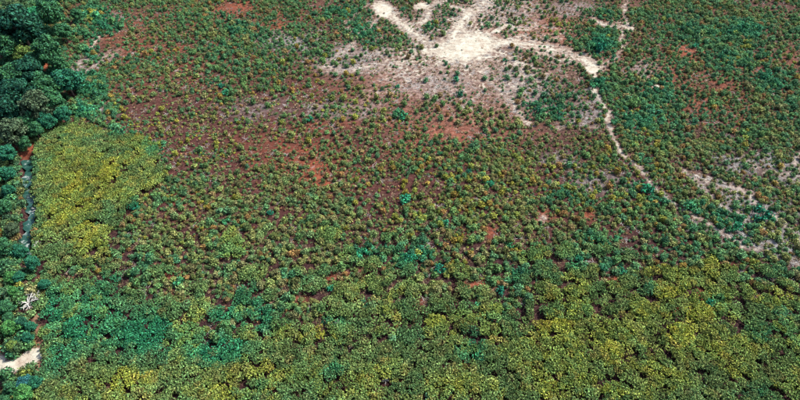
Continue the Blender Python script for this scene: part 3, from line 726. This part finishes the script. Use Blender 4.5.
# 3. grass tufts and dry twigs on the open ground
gx_, gy_ = candidates(70000); u, v = clampuv(gx_, gy_); th, gap, yel, teal, bare = veg_fields(u, v); sd_, ru_, gr_, ro_, tr_, _ = ground_fields(u, v)
keep = (~th) & (rs.rand(len(u)) < np.clip(.85-sd_*1.5, .02, 1)) & (carve(u, v) < .3) & (ro_ < .2)
GR = dict(x=gx_[keep], y=gy_[keep], r=.30+.40*rs.rand(keep.sum()))
pal = np.array([(.16,.11,.06), (.12,.085,.055), (.10,.10,.04), (.20,.15,.09), (.15,.095,.06), (.17,.085,.045)])
GR['tint'] = pal[rs.randint(6, size=keep.sum())]*(.7+.6*rs.rand(keep.sum()))[:, None]
tx_, ty_ = candidates(42000); u, v = clampuv(tx_, ty_); th, gap, yel, teal, bare = veg_fields(u, v); sd_, ru_, gr_, ro_, tr_, _ = ground_fields(u, v)
keep = (~th) & (rs.rand(len(u)) < np.clip(.07+gr_*1.1+.5*(sd_ > .2)*(sd_ < .6)*.5, 0, 1)) & (carve(u, v) < .3) & (sd_ < .8)
TW = dict(x=tx_[keep], y=ty_[keep], r=.5+.6*rs.rand(keep.sum())); TW['tint'] = np.ones((keep.sum(), 3))*.2

# 4. low seedlings and herbs between the shrubs
hx, hy = candidates(110000); u, v = clampuv(hx, hy); th, gap, yel, teal, bare = veg_fields(u, v); sd_, ru_, gr_, ro_, tr_, _ = ground_fields(u, v)
pat = fbm(hx, hy, 5, 63, 3)
keep = (~th) & (gap > 1.2) & (rs.rand(len(u)) < np.clip((.10+1.5*(pat-.46)+.35*teal)*(1-.85*np.clip(bare, 0, 1))*(1-np.clip(sd_*1.5, 0, .96)), 0, 1)) & (carve(u, v) < .3) & (ro_ < .2) & (tr_ < .4) & ~near_tree(hx, hy, .5)
HB = dict(x=hx[keep], y=hy[keep], r=.22+.36*rs.rand(keep.sum())**2.2)
HB['tint'], _ = tints(yel[keep], teal[keep], u[keep], v[keep], np.full(keep.sum(), .45), keep.sum()); HB['tint'] *= .85
print('herbs', keep.sum())

# ------------------------------------------------------------------ individuals
# landmark bushes: large teal bushes that stand out one by one
BIG = [ # u, v, width px, tint scale, label
 (405,198,15,1.5,'wide bright teal bush on dark soil just right of image centre'),
 (403,115,11,1.2,'teal bush on pinkish soil below left of the cream clearing'),
 (270,212,9,1.5,'vivid teal bush left of centre in the olive scrub'),
 (226,221,10,1.2,'teal bush in the olive scrub left of the vivid teal bush'),
 (446,222,9,1.5,'small vivid teal bush below right of the wide bright teal bush'),
 (491,183,9,1.4,'teal bush alone in olive scrub right of centre'),
 (469,171,7,1.3,'small teal bush above left of the lone teal bush'),
 (440,153,7,1.2,'small teal bush below the pinkish bare ground'),
 (309,118,9,1.4,'teal bush beside orange soil above the red bare soil'),
 (226,92,10,1.3,'tall teal bush pair lower member in the upper left scrub'),
 (221,86,8,1.2,'tall teal bush pair upper member in the upper left scrub'),
 (510,245,9,1.2,'pale teal bush in the scrub between centre and right soil spots'),
 (410,258,16,1.2,'broad teal-green bush mass below centre'),
 (362,252,15,1.2,'broad teal-green bush left of the mass below centre'),
 (440,268,14,1.2,'teal-green bush right of the mass below centre'),
 (690,206,16,1.25,'large pale teal bush by the thin trail on the right'),
 (648,188,16,1.25,'large teal bush at the bend of the thin trail on the right'),
 (738,226,14,1.2,'teal bush at the end of the thin trail on the right'),
 (762,214,20,1.1,'broad blue-teal bush along the far right trail'),
 (478,304,9,1.7,'vivid teal bush beside red soil below centre right'),
 (330,288,9,1.4,'teal bush by the dark soil gap below centre left'),
 (262,386,10,1.4,'small teal bush in the olive thicket at the bottom left of centre'),
 (600,47,15,1.2,'large teal bush beside the pale trail at upper right'),
 (594,85,11,1.1,'teal bush on the pale trail under the large teal bush'),
 (696,45,8,1.3,'bluish teal bush above the orange soil patch on the right'),
 (456,79,9,1.0,'dark teal bush on the lower rim of the cream clearing'),
 (460,93,9,1.0,'dark teal bush below the rim of the cream clearing'),
 (446,63,6,.9,'small dark teal bush on the left rim of the cream clearing'),
 (505,60,6,1.0,'small teal bush right of the cream clearing'),
 (398,86,6,1.1,'small teal bush lower left of the cream clearing'),
 (500,290,13,1.1,'teal-green bush right of the vivid teal bush and red soil'),
 (574,266,12,1.3,'teal bush beside a dark gap in the lower right scrub'),
 (710,302,12,1.3,'bright green bush under the red soil spots on the right'),
 (717,334,6,2.0,'small mint green bush in the olive thicket lower right'),
 (718,343,5,1.7,'tiny mint green bush under the small mint green bush'),
 (265,330,11,1.8,'light green bush beside the yellow thicket lobe lower left'),
 (430,397,12,2.2,'pale mint bush cut by the bottom edge near the middle'),
 (448,393,10,1.6,'light teal bush at the bottom edge beside the pale mint bush'),
 (134,207,8,1.4,'small teal bush at the right edge of the yellowish thicket'),
 (178,282,13,1.2,'teal bush above the green thicket at lower left'),
]
BIGXY = []
for k, (u, v, wpx, f, lab) in enumerate(BIG):
    R = wpx*m_per_px(v)*.5; x, y = to_ground(u, v, R*.6)
    o = link('bush', BUSHES[k % 5], (x, y, float(gz(x, y))-.03), (0, 0, rnd.random()*6.28), (R*1.05, R*.95, max(R*.95, .75)))
    t = P_TEAL[k % 4]*f
    if 'mint' in lab or 'light green' in lab: t = np.array((.07, .16, .075))*f*.8
    o['tint'] = tuple(float(c) for c in t); tag(o, lab, 'bush', 'bright bushes that stand out from the scrub'); BIGXY.append((x, y, R))
BIGXY = np.array(BIGXY)
d = (np.hypot(S['x'][:, None]-BIGXY[None, :, 0], S['y'][:, None]-BIGXY[None, :, 1])-BIGXY[None, :, 2]*.85).min(1); k = d > .15
for q_ in S: S[q_] = S[q_][k]

LAND = [(405,198,'the wide bright teal bush'),(403,115,'the teal bush on pinkish soil'),(270,212,'the vivid teal bush left of centre'),(226,221,'the left-hand teal bush'),
 (446,222,'the small vivid teal bush'),(491,183,'the lone teal bush'),(452,132,'the pinkish bare ground'),(320,172,'the red bare soil'),(224,90,'the tall teal bush pair'),
 (510,245,'the pale teal bush'),(410,258,'the broad teal-green bush mass'),(362,252,'the broad teal-green bush nearer centre'),(690,206,'the large pale teal bush'),(648,188,'the bush at the trail bend'),
 (738,226,'the bush at the trail end'),(478,304,'the vivid teal bush by red soil'),(330,288,'the dark soil gap below centre'),(600,47,'the large teal bush by the trail'),
 (594,85,'the teal bush on the trail'),(685,52,'the orange soil patch'),(468,50,'the cream clearing'),(386,10,'the top edge sand patch'),(545,218,'the pale pink soil spot'),
 (590,214,'the rust soil spot'),(574,266,'the teal bush by a dark gap'),(618,277,'the red soil spot lower right'),(690,302,'the paired red soil spots'),(160,170,'the yellowish thicket'),
 (178,282,'the teal bush over the thicket'),(278,42,'the cream boulder'),(235,8,'the rust ground at the top'),(85,76,'the broad teal tree'),(545,30,'the orange-brown open ground'),
 (770,280,'the dark gap at right edge'),(265,330,'the light green bush'),(440,330,'the ochre thicket lobe'),(745,165,'the grey open ground at right'),(720,84,'the rust ground at upper right'),
 (128,250,'the lower thicket corner'),(200,200,'the dark soil right of thicket')]
LA = np.array([(a, b) for a, b, _ in LAND], float)
TONES = ['grey-olive', 'yellow-ochre', 'teal', 'green', 'rusty brown']
ORD = [', closest', ', second closest', ', third closest', ', fourth closest', ', fifth closest', ', sixth closest', ', seventh closest', ', eighth closest', ', ninth closest', ', tenth closest', ', eleventh closest', ', twelfth closest', ', thirteenth closest', ', fourteenth closest', ', fifteenth closest', ', sixteenth closest']
KIND = np.select([S['tone'] == 2, (S['tone'] == 1) | (S['tone'] == 4), S['tone'] == 3], [1, 2, 3], 0)
KN = [('olive_shrub', 'olive shrubs'), ('teal_shrub', 'teal shrubs'), ('ochre_shrub', 'ochre shrubs'), ('green_shrub', 'green shrubs')]
inframe = ~((S['u'] < 44) | ((S['u'] < 100) & (S['v'] < 135))) & (S['u'] > 6) & (S['u'] < 794) & (S['v'] > 6) & (S['v'] < 394)
depth = S['y']*cp+H_CAM*sp; app = S['r']/depth*inframe
rest = np.ones(len(S['x']), bool); proto = []
labels = {}
chosen = []
for kk in range(4):
    idx = np.where((KIND == kk) & inframe)[0]; idx = idx[np.argsort(-app[idx])][:300]
    for i in idx: chosen.append((kk, i))
desc = {}
for kk, i in chosen:
    d = np.hypot(LA[:, 0]-S['u'][i], (LA[:, 1]-S['v'][i])*1.3); j = int(np.argmin(d)); du, dv = S['u'][i]-LA[j, 0], (S['v'][i]-LA[j, 1])*1.3
    a = 'right of' if du > abs(dv) else 'left of' if -du > abs(dv) else 'below' if dv > 0 else 'above'
    sz = 'small' if S['r'][i] < .62 else 'large' if S['r'][i] > .98 else 'medium-sized'
    br = 'pale' if S['tint'][i].sum() > 1.12*S['tint'][KIND == kk].sum(1).mean() else 'dark' if S['tint'][i].sum() < .88*S['tint'][KIND == kk].sum(1).mean() else ''
    tn = TONES[S['tone'][i]]
    desc.setdefault((' '.join(x for x in (sz, br, tn, 'shrub', a, LAND[j][2]) if x), KN[kk][1]+' '+a+' '+LAND[j][2]), []).append((d[j], kk, i))
for (lab, grp), lst in desc.items():
    lst.sort()
    for n_, (dd, kk, i) in enumerate(lst):
        x, y, r = S['x'][i], S['y'][i], S['r'][i]
        pool = BUSHES if (kk == 1 and i % 3 == 0) else SHRUBS
        o = link(KN[kk][0], pool[i % len(pool)], (x, y, float(gz(x, y))-.03), (0, 0, rnd.random()*6.28), (r*1.08, r*1.08, r*rnd.uniform(1.15, 1.55)))
        o['tint'] = tuple(float(c) for c in S['tint'][i])
        tag(o, lab+(ORD[n_] if n_ < len(ORD) else ''), 'shrub', grp); rest[i] = False

# ------------------------------------------------------------------ the uncountable rest as stuff, instanced on points
def stuff(name, P, meshes, label, cat, zs=(.9, 1.2), sink=.03):
    n = len(P['x']); r = np.random.RandomState(len(name)); z = gz(P['x'], P['y'])-sink
    me = bpy.data.meshes.new(name); me.vertices.add(n); me.vertices.foreach_set('co', np.stack([P['x'], P['y'], z], 1).astype(np.float32).ravel())
    def attr(nm, t, key, arr): me.attributes.new(nm, t, 'POINT').data.foreach_set(key, arr)
    sc = np.stack([P['r']*1.08, P['r']*1.08, P['r']*r.uniform(zs[0], zs[1], n)], 1).astype(np.float32)
    if 'z' in P: sc[:, 2] = P['z']
    rot = np.stack([r.normal(size=n)*.06, r.normal(size=n)*.06, r.rand(n)*6.283], 1).astype(np.float32)
    attr('pscale', 'FLOAT_VECTOR', 'vector', sc.ravel()); attr('prot', 'FLOAT_VECTOR', 'vector', rot.ravel())
    attr('pidx', 'INT', 'value', r.randint(len(meshes), size=n).astype(np.int32))
    attr('tint', 'FLOAT_COLOR', 'color', np.concatenate([P['tint'], np.ones((n, 1))], 1).astype(np.float32).ravel())
    o = link(name, me); tag(o, label, cat, kind='stuff')
    ng = bpy.data.node_groups.new(name, 'GeometryNodeTree')
    ng.interface.new_socket('Geometry', in_out='INPUT', socket_type='NodeSocketGeometry'); ng.interface.new_socket('Geometry', in_out='OUTPUT', socket_type='NodeSocketGeometry')
    A = ng.nodes.new; gi = A('NodeGroupInput'); go = A('NodeGroupOutput'); iop = A('GeometryNodeInstanceOnPoints'); jn = A('GeometryNodeJoinGeometry')
    for m in reversed(meshes):
        src = bpy.data.objects.new(name+'_source', m)          # not linked into the scene, only its mesh is read
        oi = A('GeometryNodeObjectInfo'); oi.inputs['Object'].default_value = src; oi.inputs['As Instance'].default_value = True
        ng.links.new(oi.outputs['Geometry'], jn.inputs[0])
    ng.links.new(gi.outputs[0], iop.inputs['Points']); ng.links.new(jn.outputs[0], iop.inputs['Instance']); iop.inputs['Pick Instance'].default_value = True
    for nm, ty, sock in (('pscale', 'FLOAT_VECTOR', 'Scale'), ('pidx', 'INT', 'Instance Index')):
        na = A('GeometryNodeInputNamedAttribute'); na.data_type = ty; na.inputs['Name'].default_value = nm; ng.links.new(na.outputs['Attribute'], iop.inputs[sock])
    na = A('GeometryNodeInputNamedAttribute'); na.data_type = 'FLOAT_VECTOR'; na.inputs['Name'].default_value = 'prot'
    e2r = A('FunctionNodeEulerToRotation'); ng.links.new(na.outputs['Attribute'], e2r.inputs[0]); ng.links.new(e2r.outputs[0], iop.inputs['Rotation'])
    ng.links.new(iop.outputs[0], go.inputs[0])
    md = o.modifiers.new('scatter', 'NODES'); md.node_group = ng
    return o
stuff('thicket', TH, THICK, 'closed olive and teal thicket along the bottom and at the left', 'thicket', (1.0, 1.3))
for kk in range(4):
    m_ = rest & (KIND == kk); P = {q_: S[q_][m_] for q_ in ('x', 'y', 'r', 'tint')}
    if m_.sum(): stuff('distant_'+KN[kk][0]+'s', P, SHRUBS, 'remaining '+KN[kk][1]+' spread over the farther scrub', 'shrubs', (1.15, 1.55))
stuff('grass_tufts', GR, TUFTS, 'dry and green grass tufts between the shrubs', 'grass', (.6, 1.1))
stuff('dry_twigs', TW, TWIGS, 'grey dry twigs littering the open ground', 'twigs', (.6, 1.0), .0)

stuff('low_herbs', HB, HERBS, 'low seedlings and herbs filling the ground between shrubs', 'herbs', (.5, .9))
